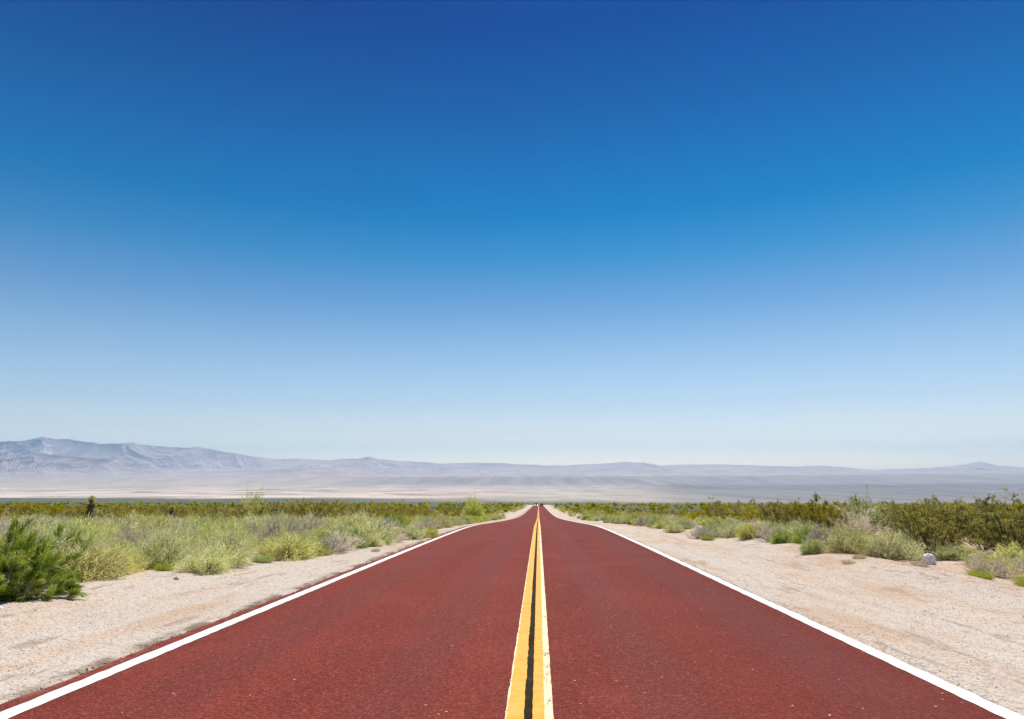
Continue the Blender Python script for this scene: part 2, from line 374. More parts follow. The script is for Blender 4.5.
M_sage = leaf_mat('sage_leaf', [(.24, .27, .03), (.55, .59, .14), (.78, .77, .32)], .48, .015)
M_dead = leaf_mat('dead_twig', [(.62, .52, .40), (.85, .77, .64), (.95, .90, .80)], .45, .02, .35)
M_rust = leaf_mat('dry_brown_twig', [(.44, .33, .18), (.64, .52, .30), (.74, .64, .42)], .2, .02, .3)
M_stem = leaf_mat('grey_stem', [(.09, .065, .04), (.18, .14, .095), (.30, .25, .19)], 0., .02, .3)
M_palestem = leaf_mat('pale_stem', [(.30, .25, .15), (.46, .41, .27), (.60, .56, .42)], 0., .02, .2)
M_dark = leaf_mat('dark_shaggy_leaf', [(.03, .022, .015), (.07, .05, .035), (.16, .12, .09)], .1, .02, .2)

# ------------------------------------------------------------------ plant geometry
def unit(v): return v / np.maximum(np.linalg.norm(v, axis=-1, keepdims=True), 1e-9)
def rdir(r, n, up=0.): 
    v = r.normal(size=(n, 3)); v = unit(v); v[:, 2] += up; return unit(v)
def blades(r, P, D, L, W, droop=0.):
    n = len(P); s = unit(np.cross(D, rdir(r, n))); L = np.broadcast_to(L, n); W = np.broadcast_to(W, n)
    tip = P + D * L[:, None]; tip[:, 2] -= droop * L
    V = np.stack([P - s * W[:, None] / 2, P + s * W[:, None] / 2, tip], 1).reshape(-1, 3)
    return V, np.arange(n * 3).reshape(n, 3), np.repeat(r.random(n), 3)
def leaves(r, P, L, W, up=.3):
    n = len(P); D = rdir(r, n, up); s = unit(np.cross(D, rdir(r, n))); L = (L * (.6 + .8 * r.random(n)))[:, None]; W = (W * (.6 + .8 * r.random(n)))[:, None]
    V = np.stack([P, P + D * L * .5 + s * W / 2, P + D * L, P + D * L * .5 - s * W / 2], 1).reshape(-1, 3)
    return V, np.arange(n * 4).reshape(n, 4), np.repeat(r.random(n), 4)
def twigs(r, A, B, ra, rb):
    n = len(A); d = unit(B - A); s = unit(np.cross(d, rdir(r, n))); t = np.cross(d, s)
    ra = np.broadcast_to(ra, n)[:, None]; rb = np.broadcast_to(rb, n)[:, None]; out = []
    for P, rad in ((A, ra), (B, rb)):
        for k in range(3):
            a = k * 2.0944; out.append(P + (s * math.cos(a) + t * math.sin(a)) * rad)
    V = np.stack(out, 1).reshape(-1, 3); b = (np.arange(n) * 6)[:, None]
    F = np.concatenate([b + np.array([[0, 1, 4, 3]]), b + np.array([[1, 2, 5, 4]]), b + np.array([[2, 0, 3, 5]])])
    return V, F, np.repeat(r.random(n), 6)
def join(parts):
    V = []; F = []; Rn = []; o = 0
    for v, f, q in parts: V.append(v); F.append(f + o); Rn.append(q); o += len(v)
    return np.concatenate(V), F, np.concatenate(Rn)
def pmesh(name, parts, mat):
    V, F, q = join(parts); return mesh(name, V, F, mat, rnd=q)

def dome_pts(r, n, Rad, H, lob=.25, tmax=86):
    """points on a lumpy dome, plus outward directions"""
    th = np.arccos(1 - r.random(n) * (1 - math.cos(R(tmax)))); ph = r.random(n) * 6.2832
    k = r.random(3) * 6.28
    lump = 1 + lob * (np.sin(ph * 3 + k[0]) * .5 + np.sin(ph * 5 + th * 4 + k[1]) * .4 + np.sin(th * 7 + ph * 2 + k[2]) * .35)
    d = np.stack([np.sin(th) * np.cos(ph), np.sin(th) * np.sin(ph), np.cos(th)], -1)
    return d * lump[:, None] * np.array([Rad, Rad, H]), d

def mound(seed, Rad, H, nst, nbl, bl=.10, bw=.008, fm=M_pale, sm=M_stem, lob=.36, bare=.5, up=.8):
    """low rounded shrub: fine stems fanning from the root with needle-like tips"""
    r = np.random.default_rng(seed)
    E, d = dome_pts(r, nst, Rad, H, lob); E *= (.75 + .3 * r.random(nst))[:, None]
    A = r.normal(size=(nst, 3)) * np.array([.05, .05, 0]); M = A + (E - A) * .5 + r.normal(size=(nst, 3)) * .03 * Rad; M[:, 2] -= .06 * H
    st = [twigs(r, A, M, .006, .004), twigs(r, M, E, .004, .002)]
    k = r.integers(0, nst, nbl); t = bare + (1 - bare) * np.sqrt(r.random(nbl)); t = t[:, None]
    P = np.where(t < .5, A[k] + (M[k] - A[k]) * t * 2, M[k] + (E[k] - M[k]) * (t * 2 - 1)) + r.normal(size=(nbl, 3)) * .035 * (Rad + H)
    P[:, 2] = np.maximum(P[:, 2], .01)
    D = unit(unit(E[k] - A[k]) * .8 + rdir(r, nbl) * .7 + np.array([0, 0, up * .4]))
    f = blades(r, P, D, bl * (.5 + r.random(nbl)), bw * (.7 + .6 * r.random(nbl)), .1)
    # clump-wise tint: needles of one stem share a tone
    tone = r.random(nst); f = (f[0], f[1], np.repeat(np.clip(.6 * tone[k] + .4 * r.random(nbl), 0, 1), 3))
    return pmesh('foliage', [f], fm), pmesh('stem', st, sm)

def creosote(seed, Rad, H, nst=16, leafn=3000, ls=.035, fm=M_creo, sm=M_stem, spike=.04):
    r = np.random.default_rng(seed)
    ph = r.random(nst) * 6.28; lean = R(8) + R(44) * r.random(nst) ** .8
    L = H * (.70 + .38 * r.random(nst)) / np.cos(lean * .8)
    big = r.random(nst) < .12; L[big] *= 1 + spike
    d = np.stack([np.sin(lean) * np.cos(ph), np.sin(lean) * np.sin(ph), np.cos(lean)], -1)
    d[:, :2] *= Rad / (H * .75)
    A = np.stack([np.cos(ph) * .08, np.sin(ph) * .08, ph * 0], -1); M = A + d * L[:, None] * .5 + r.normal(size=(nst, 3)) * .04
    E = A + d * L[:, None] + r.normal(size=(nst, 3)) * .08; E[:, 2] += .05 * L
    st = [twigs(r, A, M, .016, .010), twigs(r, M, E, .010, .003)]
    nb = nst * 7; k = r.integers(0, nst, nb); t = (.12 + .86 * r.random(nb) ** .8)[:, None]
    B0 = np.where(t < .5, A[k] + (M[k] - A[k]) * t * 2, M[k] + (E[k] - M[k]) * (t * 2 - 1))
    B1 = B0 + unit(unit(E[k] - A[k]) + rdir(r, nb) * .9 + np.array([0, 0, .25])) * (H * .26 * (.5 + r.random(nb)) * (1.15 - t[:, 0] * .7))[:, None]
    st.append(twigs(r, B0, B1, .005, .002))
    nq = nb * 3; k2 = r.integers(0, nb, nq); t2 = r.random((nq, 1)); C0 = B0[k2] + (B1[k2] - B0[k2]) * (.3 + .7 * t2)
    C1 = C0 + unit(unit(B1[k2] - B0[k2]) + rdir(r, nq) * .9) * (H * .09 * (.5 + r.random(nq)))[:, None]
    st.append(twigs(r, C0, C1, .003, .0015))
    q = r.integers(0, nq, leafn); u = r.random((leafn, 1)); P = C0[q] + (C1[q] - C0[q]) * u * 1.05 + r.normal(size=(leafn, 3)) * .014
    f = leaves(r, P, ls, ls * .55)
    tone = r.random(nb); f = (f[0], f[1], np.repeat(np.clip(.55 * tone[k2[q]] + .45 * r.random(leafn), 0, 1), 4))
    return pmesh('foliage', [f], fm), pmesh('stem', st, sm)

def feather(seed, Rad, H, ncl, per, bl=.10, bw=.006, fm=M_green, sm=M_palestem, nshow=60):
    """big soft green shrub: plumes of fine needles on branchlets, bare pale sticks poking out"""
    r = np.random.default_rng(seed)
    E, d = dome_pts(r, ncl, Rad, H, .22, 97); E *= (.55 + .45 * r.random(ncl) ** .6)[:, None]; E[:, 2] = np.maximum(E[:, 2], .06)
    A = r.normal(size=(ncl, 3)) * np.array([.12, .12, 0]); B = A + (E - A) * .65; B[:, 2] += .03
    st = [twigs(r, A, B, .007, .004), twigs(r, B, E, .004, .002)]
    n = ncl * per; k = np.repeat(np.arange(ncl), per)
    ax = unit(unit(E - A) + rdir(r, ncl) * .5 + np.array([0, 0, .25])); plume = (.16 + .16 * r.random(ncl)) * (Rad + H) / 2
    t = r.random(n); P = E[k] + ax[k] * ((t - .35) * plume[k])[:, None] + r.normal(size=(n, 3)) * .018
    P[:, 2] = np.maximum(P[:, 2], .01)
    D = unit(ax[k] * 1.1 + rdir(r, n) * .75)
    f = blades(r, P, D, bl * (.5 + r.random(n)) * (1.1 - .5 * t), bw * (.7 + .6 * r.random(n)), .05)
    tone = r.random(ncl); f = (f[0], f[1], np.repeat(np.clip(.7 * tone[k] + .3 * r.random(n), 0, 1), 3))
    E2, d2 = dome_pts(r, nshow, Rad * .98, H * .98, .2, 95); A2 = E2 * .45; M2 = E2 * .78 + r.normal(size=(nshow, 3)) * .09
    st += [twigs(r, A2, M2, .011, .008), twigs(r, M2, E2 + r.normal(size=(nshow, 3)) * .06, .008, .003)]
    M3 = M2 + rdir(r, nshow) * .22; st.append(twigs(r, M2, M3, .006, .002))
    return pmesh('foliage', [f], fm), pmesh('stem', st, sm)

def bare(seed, Rad, H, nst=40, mat=M_dead, nf=0, fm=M_pale, thick=1.):
    """leafless tangle of grey twigs"""
    r = np.random.default_rng(seed)
    E, d = dome_pts(r, nst, Rad, H, .25, 82); A = r.normal(size=(nst, 3)) * np.array([.05, .05, 0]); M = A + (E - A) * .45 + r.normal(size=(nst, 3)) * .05
    st = [twigs(r, A, M, .009 * thick, .006 * thick), twigs(r, M, E, .006 * thick, .003 * thick)]
    P0, P1 = M, E; 
    for lev, (mul, ln, th) in enumerate(((5, .35, .0035), (4, .2, .0025))):
        n = len(P0) * mul; k = r.integers(0, len(P0), n); t = r.random((n, 1)); a = P0[k] + (P1[k] - P0[k]) * t
        b = a + unit(unit(P1[k] - P0[k]) + rdir(r, n) * .9 + np.array([0, 0, .15])) * (ln * (Rad + H) / 2 * (.4 + r.random(n)))[:, None]
        b[:, 2] = np.maximum(b[:, 2], .01); st.append(twigs(r, a, b, th * thick, th * .5 * thick)); P0, P1 = a, b
    n = nf if nf else 400; k = r.integers(0, len(P0), n)
    f = blades(r, P1[k], rdir(r, n, .3), .05 * (.5 + r.random(n)), .007, 0)
    return pmesh('foliage', [f], fm), pmesh('stem', st, mat)

def tuft(seed, Rad, H, n, bw=.008, fm=M_bright, sm=M_rust):
    r = np.random.default_rng(seed); ph = r.random(n) * 6.28; rr = Rad * .45 * np.sqrt(r.random(n))
    P = np.stack([rr * np.cos(ph), rr * np.sin(ph), rr * 0], -1); ln = R(50) * r.random(n)
    D = np.stack([np.sin(ln) * np.cos(ph), np.sin(ln) * np.sin(ph), np.cos(ln)], -1); D = unit(D + rdir(r, n) * .25); D[:, 2] = np.abs(D[:, 2])
    L = H * (.4 + .7 * r.random(n)); V, F, q = blades(r, P, D, L, bw * (.7 + .6 * r.random(n)), .12)
    n2 = n // 6; P2 = P[:n2] * 1.2; D2 = unit(D[:n2] * np.array([1.6, 1.6, .6]))
    return pmesh('foliage', [(V, F, q)], fm), pmesh('stem', [blades(r, P2, D2, H * .6, bw, .1)], sm)

# ------------------------------------------------------------------ plant kinds; near versions are fine, far ones coarser
K = {}
K['feather'] = [feather(11, .92, .86, 330, 120, .10, .010), feather(12, .75, .66, 200, 110, .10, .010)]
K['mound_n'] = [mound(20 + k, .70, .60, 420, 9000, .11, .008) for k in range(3)]
K['mound'] = [mound(30 + k, .70, .60, 240, 4200, .13, .013) for k in range(4)]
K['gold'] = [mound(40 + k, .60, .55, 240, 5000, .12, .011, M_gold, M_stem) for k in range(3)]
K['sage'] = [mound(50 + k, .60, .65, 220, 4500, .12, .014, M_sage, M_stem) for k in range(2)]
K['green'] = [mound(60 + k, .55, .55, 220, 5000, .12, .011, M_green, M_stem) for k in range(2)]
K['tuft'] = [tuft(70 + k, .40, .38, 1300) for k in range(3)]
K['drytuft'] = [tuft(75 + k, .30, .25, 800, .007, M_rust, M_dead) for k in range(2)]
K['dead'] = [bare(80 + k, .60, .55, 60, M_dead, 0, M_pale, 1.8) for k in range(3)]
K['grey'] = [bare(90, .95, 1.05, 60, M_dead, 500, M_pale, 1.9)]
K['creo_n'] = [creosote(100 + k, .95, 1.45, 30, 17000, .036) for k in range(3)]
K['creo'] = [creosote(110 + k, .95, 1.40, 18, 4200, .062) for k in range(4)]
K['creo_f'] = [creosote(120 + k, .95, 1.40, 9, 1000, .13) for k in range(3)]

NAMES = dict(feather='desert_shrub', mound_n='burro_bush', mound='burro_bush', gold='rabbitbrush', sage='sagebrush', green='green_shrub', tuft='grass_tuft',
             drytuft='dry_grass_tuft', dead='dead_bush', grey='bare_shrub', creo_n='creosote_bush', creo='creosote_bush', creo_f='creosote_bush')
CATS = dict(feather='shrub', mound_n='bush', mound='bush', gold='bush', sage='bush', green='bush', tuft='grass', drytuft='grass', dead='bush', grey='bush',
            creo_n='bush', creo='bush', creo_f='bush')
def place(kind, x, y, s=1., sz=None, rz=None, label='', group=None, var=None):
    r = rng
    fo, st = K[kind][r.integers(len(K[kind])) if var is None else var]
    o = bpy.data.objects.new(NAMES[kind], None); C.objects.link(o); o.empty_display_size = .2
    o.location = (x, y, float(ground(x, y)) - .02); o.rotation_euler = (0, 0, r.random() * 6.28 if rz is None else rz)
    o.scale = (s, s, s if sz is None else sz)
    tag(o, label, CATS[kind], group)
    link('foliage', fo, o); link('stem', st, o)
    return o

taken = [(-23.8, 36, 1.3), (-22.6, 34.2, 1.0), (-21.3, 32.3, .9), (-20, 30.4, .6), (-20.9, 39, 1.1), (-20, 37.2, .9), (-19.1, 35.6, .7), (9.85, 18.3, .7), (9.5, 17.4, .6), (9.1, 16.4, .5)]
HERO = [
 # left of the road, front to back
 ('feather', -8.15, 10.6, 1.05, .98, 'large feathery green shrub with bare pale sticks, largest plant at the left edge', 0),
 ('feather', -9.5, 13.7, .9, .9, 'second feathery green shrub, just behind the largest one at the left edge', 1),
 ('feather', -10.9, 15.9, .7, .85, 'smaller feathery green shrub rising among pale bushes behind the two big green ones', 0),
 ('dead', -9.5, 14.6, .9, .9, 'pinkish grey dead bush pressed against the back of the large green shrub', 0),
 ('mound_n', -8.6, 14.0, .85, .9, 'straw green rounded bush at the gravel edge right beside the large green shrub', 0),
 ('mound_n', -8.3, 15.3, .9, 1.15, 'straw green bush with grey dead lower branches at the shoulder edge', 1),
 ('dead', -7.9, 15.7, .7, .5, 'low grey dead tangle with a dark hollow under it at the shoulder edge', 1),
 ('mound_n', -8.1, 17.2, .95, 1.1, 'yellowish straw bush with a dark hollow at its foot, beyond the low grey tangle', 2),
 ('mound', -7.7, 18.8, .85, .85, 'round pale bush at the gravel edge behind the small lime tuft', 1),
 ('dead', -8.7, 20.6, 1.25, 1.3, 'whitish silver dead bush standing out among straw green ones', 2),
 ('tuft', -6.85, 16.8, .9, .75, 'small lime green tuft alone at the edge of the left gravel shoulder', 1),
 ('gold', -6.9, 19.2, .75, .6, 'low spreading yellow green bush on the left shoulder edge', 1),
 ('green', -8.1, 21.6, .8, .8, 'fresh green bush behind the silvery dead one', 0),
 ('dead', -7.2, 21.2, .95, .9, 'pale pinkish dead bush on the left shoulder edge', 0),
 ('mound', -7.5, 23.8, 1.1, 1.3, 'tall tan bush with bare fanning stems beside the left shoulder', 3),
 ('dead', -7.5, 25.8, 1.0, 1.2, 'grey brown dead bush behind the tall tan one', 1),
 ('drytuft', -5.9, 20.6, .7, .6, 'tiny dry tuft on the bare gravel of the left shoulder', 0),
 ('green', -8.0, 29.0, 1.2, 1.5, 'bright green bush taller than the pale ones by the left shoulder', 1),
 ('gold', -6.3, 28.0, .8, .7, 'yellow green low bush by the left shoulder before the bright green one', 2),
 ('dead', -7.2, 32.5, 1.0, .9, 'pale grey dead bush right behind the bright green one', 2),
 ('sage', -6.9, 73.0, 1.9, 3.6, 'tall airy pale green shrub poking above the horizon left of the road', 0),
 ('sage', -17.5, 42, 1.4, 2.9, 'tall thin sage green shrub poking above the olive bushes on the left', 1),
 # right of the road
 ('dead', 6.6, 28.5, .9, .95, 'pale grey bush on the sand bank where the right shoulder narrows', 0),
 ('sage', 7.6, 28.6, .95, .9, 'grey green rounded bush on the right sand bank', 1),
 ('gold', 7.75, 25.9, .95, .9, 'pale gold rounded bush on the sand bank right of the road', 0),
 ('dead', 7.9, 24.4, .85, .9, 'silvery dead bush on the right bank just before a dark green one', 1),
 ('green', 7.75, 22.9, .62, .75, 'dark green small bush over a deep shadow on the right bank', 0),
 ('gold', 8.75, 23.4, 1.2, 1.25, 'large yellow green dome shaped bush on the right bank', 1),
 ('sage', 7.6, 19.9, .55, .6, 'small dull green bush with silver top at the right gravel edge', 0),
 ('dead', 8.4, 21.2, .8, .95, 'silver white dead bush behind the small dull green one on the right', 2),
 ('gold', 9.0, 20.6, .95, .95, 'straw gold bush with a long shadow on the right bank', 2),
 ('mound', 9.7, 20.9, .8, .85, 'pale green rounded bush between the gold and the dark based bushes', 2),
 ('gold', 9.05, 18.9, 1.0, .95, 'yellow green bush with dark hollow base next to the white rock', 0),
 ('drytuft', 9.2, 17.5, 1., .8, 'dry brown grass in front of the white rock', 1),
 ('drytuft', 8.0, 18.0, .8, .6, 'dry brown tuft on the red sand at the right shoulder edge', 0),
 ('tuft', 9.45, 15.6, .85, .75, 'bright green grass tuft just right of the white rock', 0),
 ('gold', 10.6, 16.9, .8, .6, 'low pale bush behind the bright green grass tuft', 1),
 ('tuft', 9.7, 14.3, 1.25, .9, 'wide low green grass clump near the right edge', 1),
 ('green', 10.4, 14.3, .8, .62, 'low green bush at the far right edge by the gravel', 1),
 ('dead', 10.9, 15.6, .9, .8, 'grey dead twigs sticking out of green grass at the right edge', 0),
 ('creo_n', 11.2, 20.6, 1.3, .92, 'big dark olive creosote bush standing behind the white rock', 0),
 ('creo_n', 12.7, 19.4, 1.2, .92, 'wide olive creosote bush at the right, next to the biggest one', 1),
 ('creo_n', 14.2, 18.9, 1.1, .75, 'olive creosote bush cut by the right edge of the picture', 2),
 ('creo_n', 12.9, 24.6, 1.0, .98, 'slender tall olive yellow creosote spire behind the big dark one', 2),
 ('creo_n', 10.6, 26.8, 1.1, 1.02, 'dark olive creosote bush left of the grey bare shrub', 1),
 ('grey', 11.7, 26.6, 1.25, 1.0, 'wide grey bare shrub of tangled twigs between olive bushes', 0),
 ('sage', 13.2, 29.0, 1.6, 2.4, 'tall loose grey green shrub behind the bare grey one', 0),
 ('creo_n', 10.6, 30.8, 1.0, .95, 'rounded olive creosote bush behind the dome shaped gold one', 0),
]
for kind, x, y, s, sz, lab, var in HERO:
    if x < 0 and 16 < y < 40: x += min(1.9, (y - 16) * .24)
    place(kind, x, y, s, sz, label=lab, var=var); taken.append((x, y, .55 * s))

def free(x, y, rad):
    for a, b, q in taken:
        if abs(a - x) < q + rad and abs(b - y) < q + rad and math.hypot(a - x, b - y) < q + rad: return False
    return True
def scatter(kinds, probs, n, xf, ya, yb, rad, smin, smax, zf, text, group, yp=1., tries=30):
    """xf(y, u) gives x for u in 0..1"""
    m = 0
    for _ in range(n * tries):
        if m >= n: break
        y = ya + (yb - ya) * rng.random() ** yp; x = xf(y, rng.random())
        if not free(x, y, rad): continue
        s = smin + (smax - smin) * rng.random(); kd = kinds[rng.choice(len(kinds), p=probs)]
        szf = s * (zf[0] + (zf[1] - zf[0]) * rng.random())
        q = (s - smin) / (smax - smin); size = 'small' if q < .33 else ('medium' if q < .67 else 'large')
        t_ = (y - ya) / (yb - ya); row = ('front', 'second', 'middle', 'rear', 'farthest')[min(4, int(t_ * 5))]
        x0, x1 = xf(y, 0.), xf(y, 1.); v_ = (x - x0) / (x1 - x0)
        lat = 'nearest the road' if v_ < .25 else ('fairly near road' if v_ < .5 else ('fairly far out' if v_ < .75 else 'farthest from road'))
        place(kd, x, y, s, szf, label=f"{size} {text[kd]}, {row} row, {lat}, {text['zone']}", group=group[kd]); taken.append((x, y, rad)); m += 1
    return m
def inl(y): return max(-(y * .84 + 2), -60)          # left limit of view
def inr(y): return min(y * .76 + 2, 60)
T = lambda place_, side: dict(zone=place_,
    mound_n='straw green rounded bush', mound='straw coloured bush', gold='yellow green bush', sage='grey green bush', green='fresh green bush',
    tuft='green grass tuft', drytuft='dry brown grass tuft', dead='pale leafless bush', creo_n='olive creosote bush', creo='olive creosote bush', creo_f='olive creosote bush')
G = lambda p: dict(mound_n='straw bushes ' + p, mound='straw bushes ' + p, gold='yellow green bushes ' + p, sage='grey green bushes ' + p, green='fresh green bushes ' + p,
    tuft='grass tufts ' + p, drytuft='dry grass tufts ' + p, dead='leafless bushes ' + p, creo_n='creosote bushes ' + p, creo='creosote bushes ' + p, creo_f='distant creosote bushes ' + p)
def SC(kinds, probs, n, xf, ya, yb, rad, smin, smax, zf, p, yp=1.): return scatter(kinds, probs, n, xf, ya, yb, rad, smin, smax, zf, T(p, 0), G(p), yp)

# left: pale scrub in front, creosote behind
c1 = SC(['mound_n', 'gold', 'dead', 'green', 'sage'], [.60, .10, .20, .04, .06], 150, lambda y, u: -7.9 + (inl(y) + 7.9) * u, 12.5, 23, .50, .65, 1.2, (.7, 1.35), 'in left foreground scrub')
c2 = SC(['mound', 'gold', 'dead', 'green', 'sage'], [.58, .10, .22, .03, .07], 120, lambda y, u: -7.8 + (inl(y) + 7.8) * u, 23, 33, .60, .85, 1.25, (.8, 1.15), 'before left olive bushes')
c3 = SC(['creo'], [1.], 165, lambda y, u: -8.6 + (inl(y) + 8.6) * u ** .9, 31, 76, .85, .9, 1.15, (.62, .95), 'left of the road', 1.2)
c4 = SC(['gold', 'tuft', 'sage', 'dead', 'green'], [.34, .2, .18, .18, .10], 110, lambda y, u: -4.95 - .006 * y - 2.8 * u, 27, 120, .42, .6, 1.05, (.7, 1.1), 'lining the left shoulder', 1.3)
cL = SC(['mound', 'gold', 'dead', 'tuft', 'green'], [.40, .22, .20, .10, .08], 60, lambda y, u: -(4.6 + 2.4 * max(0, (30 - y) / 17) ** 1.4) - 2.4 * u, 14, 31, .38, .6, 1.0, (.7, 1.1), 'edging left gravel shoulder')
# right
c5 = SC(['creo'], [1.], 130, lambda y, u: (9.6 + 40 / y) + (inr(y) - 9.6 - 40 / y) * u, 20.5, 74, .8, .8, 1.2, (.66, .98), 'right of the road', 1.1)
c0 = SC(['mound', 'gold', 'dead', 'sage', 'green'], [.34, .26, .24, .10, .06], 42, lambda y, u: 7.1 + max(0, 30 - y) * .13 + 1.5 * u, 14, 31, .40, .7, 1.15, (.8, 1.2), 'edging right gravel shoulder')
c6 = SC(['mound', 'gold', 'dead', 'sage'], [.4, .28, .22, .10], 110, lambda y, u: 9.8 + (inr(y) - 9.8) * u, 16, 40, .40, .55, .95, (.6, 1.0), 'among right olive bushes')
c7 = SC(['sage', 'gold', 'tuft', 'dead', 'green'], [.30, .36, .12, .10, .12], 120, lambda y, u: 6.3 + 3.2 * u, 27, 120, .40, .7, 1.15, (.7, 1.1), 'lining the right shoulder', 1.25)
c8 = SC(['drytuft'], [1.], 6, lambda y, u: 7.2 + 2.2 * u + max(0, (18 - y)) * .12, 12, 32, .12, .4, .9, (.5, .9), 'on right sand bank')
c9 = SC(['drytuft'], [1.], 5, lambda y, u: -6.4 - 1.1 * u, 11, 34, .12, .3, .7, (.5, .9), 'on left gravel margin')
print('SCATTER', c1, c2, c3, c4, c5, c6, c7, c8, c9)

# ------------------------------------------------------------------ far scrub that reads as one mass
def far_scrub(n, ya, yb, xa, seed, hmin, hmax, leafn, ls, mat, yp=1., xmax=lambda y: y * .95 + 5):
    r = np.random.default_rng(seed); y = ya + (yb - ya) * r.random(n) ** yp
    sgn = np.where(r.random(n) < .5, -1., 1.); x = sgn * (xa + (xmax(y) - xa) * r.random(n)); h = hmin + (hmax - hmin) * r.random(n)
    z = ground(x, y); k = np.repeat(np.arange(n), leafn); m = len(k)
    d = r.normal(size=(m, 3)); d = unit(d) * (r.random((m, 1)) ** .4); d[:, 2] = np.abs(d[:, 2])
    P = np.stack([x[k], y[k], z[k]], -1) + d * np.stack([h[k] * .75, h[k] * .75, h[k]], -1)
    s = ls * (y[k] / ya) ** .45
    V, F, q = leaves(r, P, 1., 1.); V = V.reshape(m, 4, 3); V = P[:, None] + (V - P[:, None]) * np.stack([s, s, s], -1)[:, None]
    q = np.repeat(np.clip(.6 * r.random(n)[k] + .4 * r.random(m), 0, 1), 4)
    return mesh('scrub', V.reshape(-1, 3), [F], mat, rnd=q)
tag(link('scrub', far_scrub(1900, 70, 330, 9.5, 201, .7, 1.25, 260, .10, M_creo, 1.1)), 'olive scrub running down the slope as one mass', 'scrub', kind='stuff')
tag(link('scrub', far_scrub(800, 90, 420, 6.8, 202, .4, .8, 120, .10, M_gold, 1.1, lambda y: 12 + y * .06)), 'yellow green scrub along both shoulders far down the road', 'scrub', kind='stuff')
tag(link('scrub', far_scrub(5000, 330, 3600, 9, 203, .9, 1.8, 14, 1.1, M_creo, 1.2)), 'dark scrub covering the far valley slope', 'scrub', kind='stuff')

# ------------------------------------------------------------------ joshua trees (young)
def joshua(x, y, h, label, lean=.12, side=True, seed=5):
    r = np.random.default_rng(seed)
    o = bpy.data.objects.new('joshua_tree', None); C.objects.link(o); o.location = (x, y, float(ground(x, y)) - .03); tag(o, label, 'tree')
    n = 12; t = np.linspace(0, 1, n); cx = np.stack([lean * np.sin(t * 2.2) * h, 0 * t, t * h * .82], -1); rad = (.15 - .05 * t) * h / 1.8
    a = np.arange(10) * .6283; ring = np.stack([np.cos(a), np.sin(a), a * 0], -1)
    V = (cx[:, None] + ring[None] * (rad[:, None, None] * (1 + .18 * r.normal(size=(n, 10, 1))))).reshape(-1, 3)
    i = np.arange(n - 1)[:, None] * 10 + np.arange(10)[None]; j = np.arange(n - 1)[:, None] * 10 + (np.arange(10)[None] + 1) % 10
    F = np.stack([i, j, j + 10, i + 10], -1).reshape(-1, 4)
    link('trunk', mesh('trunk', V, [F], M_stem, rnd=r.random(len(V))), o)
    def sheath(n, t0, t1, ang, L, mat, nm, w=.022, base=None):
        tt = t0 + (t1 - t0) * r.random(n); P = np.stack([np.interp(tt, t, cx[:, 0]), 0 * tt, np.interp(tt, t, cx[:, 2])], -1); ph = r.random(n) * 6.28
        D = np.stack([np.cos(ph) * math.cos(ang), np.sin(ph) * math.cos(ang), np.full(n, math.sin(ang))], -1); D = unit(D + rdir(r, n) * .35)
        rr = np.interp(tt, t, rad); P = P + np.stack([np.cos(ph) * rr * .8, np.sin(ph) * rr * .8, 0 * ph], -1)
        link(nm, pmesh(nm, [blades(r, P, D, L * (.7 + .6 * r.random(n)), w)], mat), o)
    sheath(1300, .0, .55, -.9, .24 * h / 1.8, M_dark, 'dead_leaf_skirt', .035)
    sheath(500, .5, .9, -.5, .20 * h / 1.8, M_stem, 'grey_leaf_sheath', .03)
    # rosette of green bayonets on top, one on a side arm
    def rosette(c, L, n=260):
        D = rdir(r, n, .5); link('leaf_rosette', pmesh('leaf_rosette', [blades(r, np.tile(c, (n, 1)) + D * .04, D, L * (.6 + .5 * r.random(n)), .03)], M_bright), o)
    rosette(cx[-1] + np.array([0, 0, .03]), .26 * h / 1.8)
    if side:
        A = np.array([[np.interp(.55, t, cx[:, 0]), 0, h * .46]]); B = A + np.array([[.30, -.05, .10]])
        link('branch', pmesh('branch', [twigs(r, A, B, .06, .045)], M_dead), o); rosette(B[0], .2 * h / 1.8, 160)
        q = np.array([[cx[-1][0] - .1, .0, h * .84]]); link('branch', pmesh('branch', [twigs(r, np.array([cx[-2]]), q + [[-.12, 0, .12]], .05, .03)], M_dead), o)
joshua(-23.8, 36, 1.75, 'young joshua tree with dark shaggy trunk above the pale scrub on the left')
joshua(-20.9, 39, 1.35, 'short dark joshua tree stub, smaller of the two, among the olive bushes', .05, False, 6)

# ------------------------------------------------------------------ rocks
def rock(x, y, sx, sy, sz, label, mat, seed, name='rock'):
    import bmesh
    bm = bmesh.new(); bmesh.ops.create_icosphere(bm, subdivisions=4, radius=1)
    for v_ in bm.verts:
        p = np.array(v_.co); a = noise(p[0] * 3 + 9, p[1] * 3 + p[2] * 4, 1.6, seed); b = noise(p[0] * 8 + p[2] * 5, p[1] * 8 - p[2] * 3, 1.3, seed + 1)
        q = p * (.72 + .42 * a + .16 * b)
        for nx_, ny_, nz_, dd in ((.6, -.5, .62, .62), (-.7, -.4, .6, .66), (.1, -.9, .3, .70), (.9, .1, .3, .75)):
            e_ = q @ np.array([nx_, ny_, nz_]) - dd
            if e_ > 0: q = q - np.array([nx_, ny_, nz_]) * e_ * .8
        v_.co = (q[0] * sx, q[1] * sy, q[2] * sz)
    me = bpy.data.meshes.new(name); bm.to_mesh(me); bm.free(); me.materials.append(mat)
    for p in me.polygons: p.use_smooth = False
    o = link(name, me, None, (x, y, float(ground(x, y)) + sz * .45)); o.rotation_euler = (.2, .1, seed); tag(o, label, 'rock'); return o
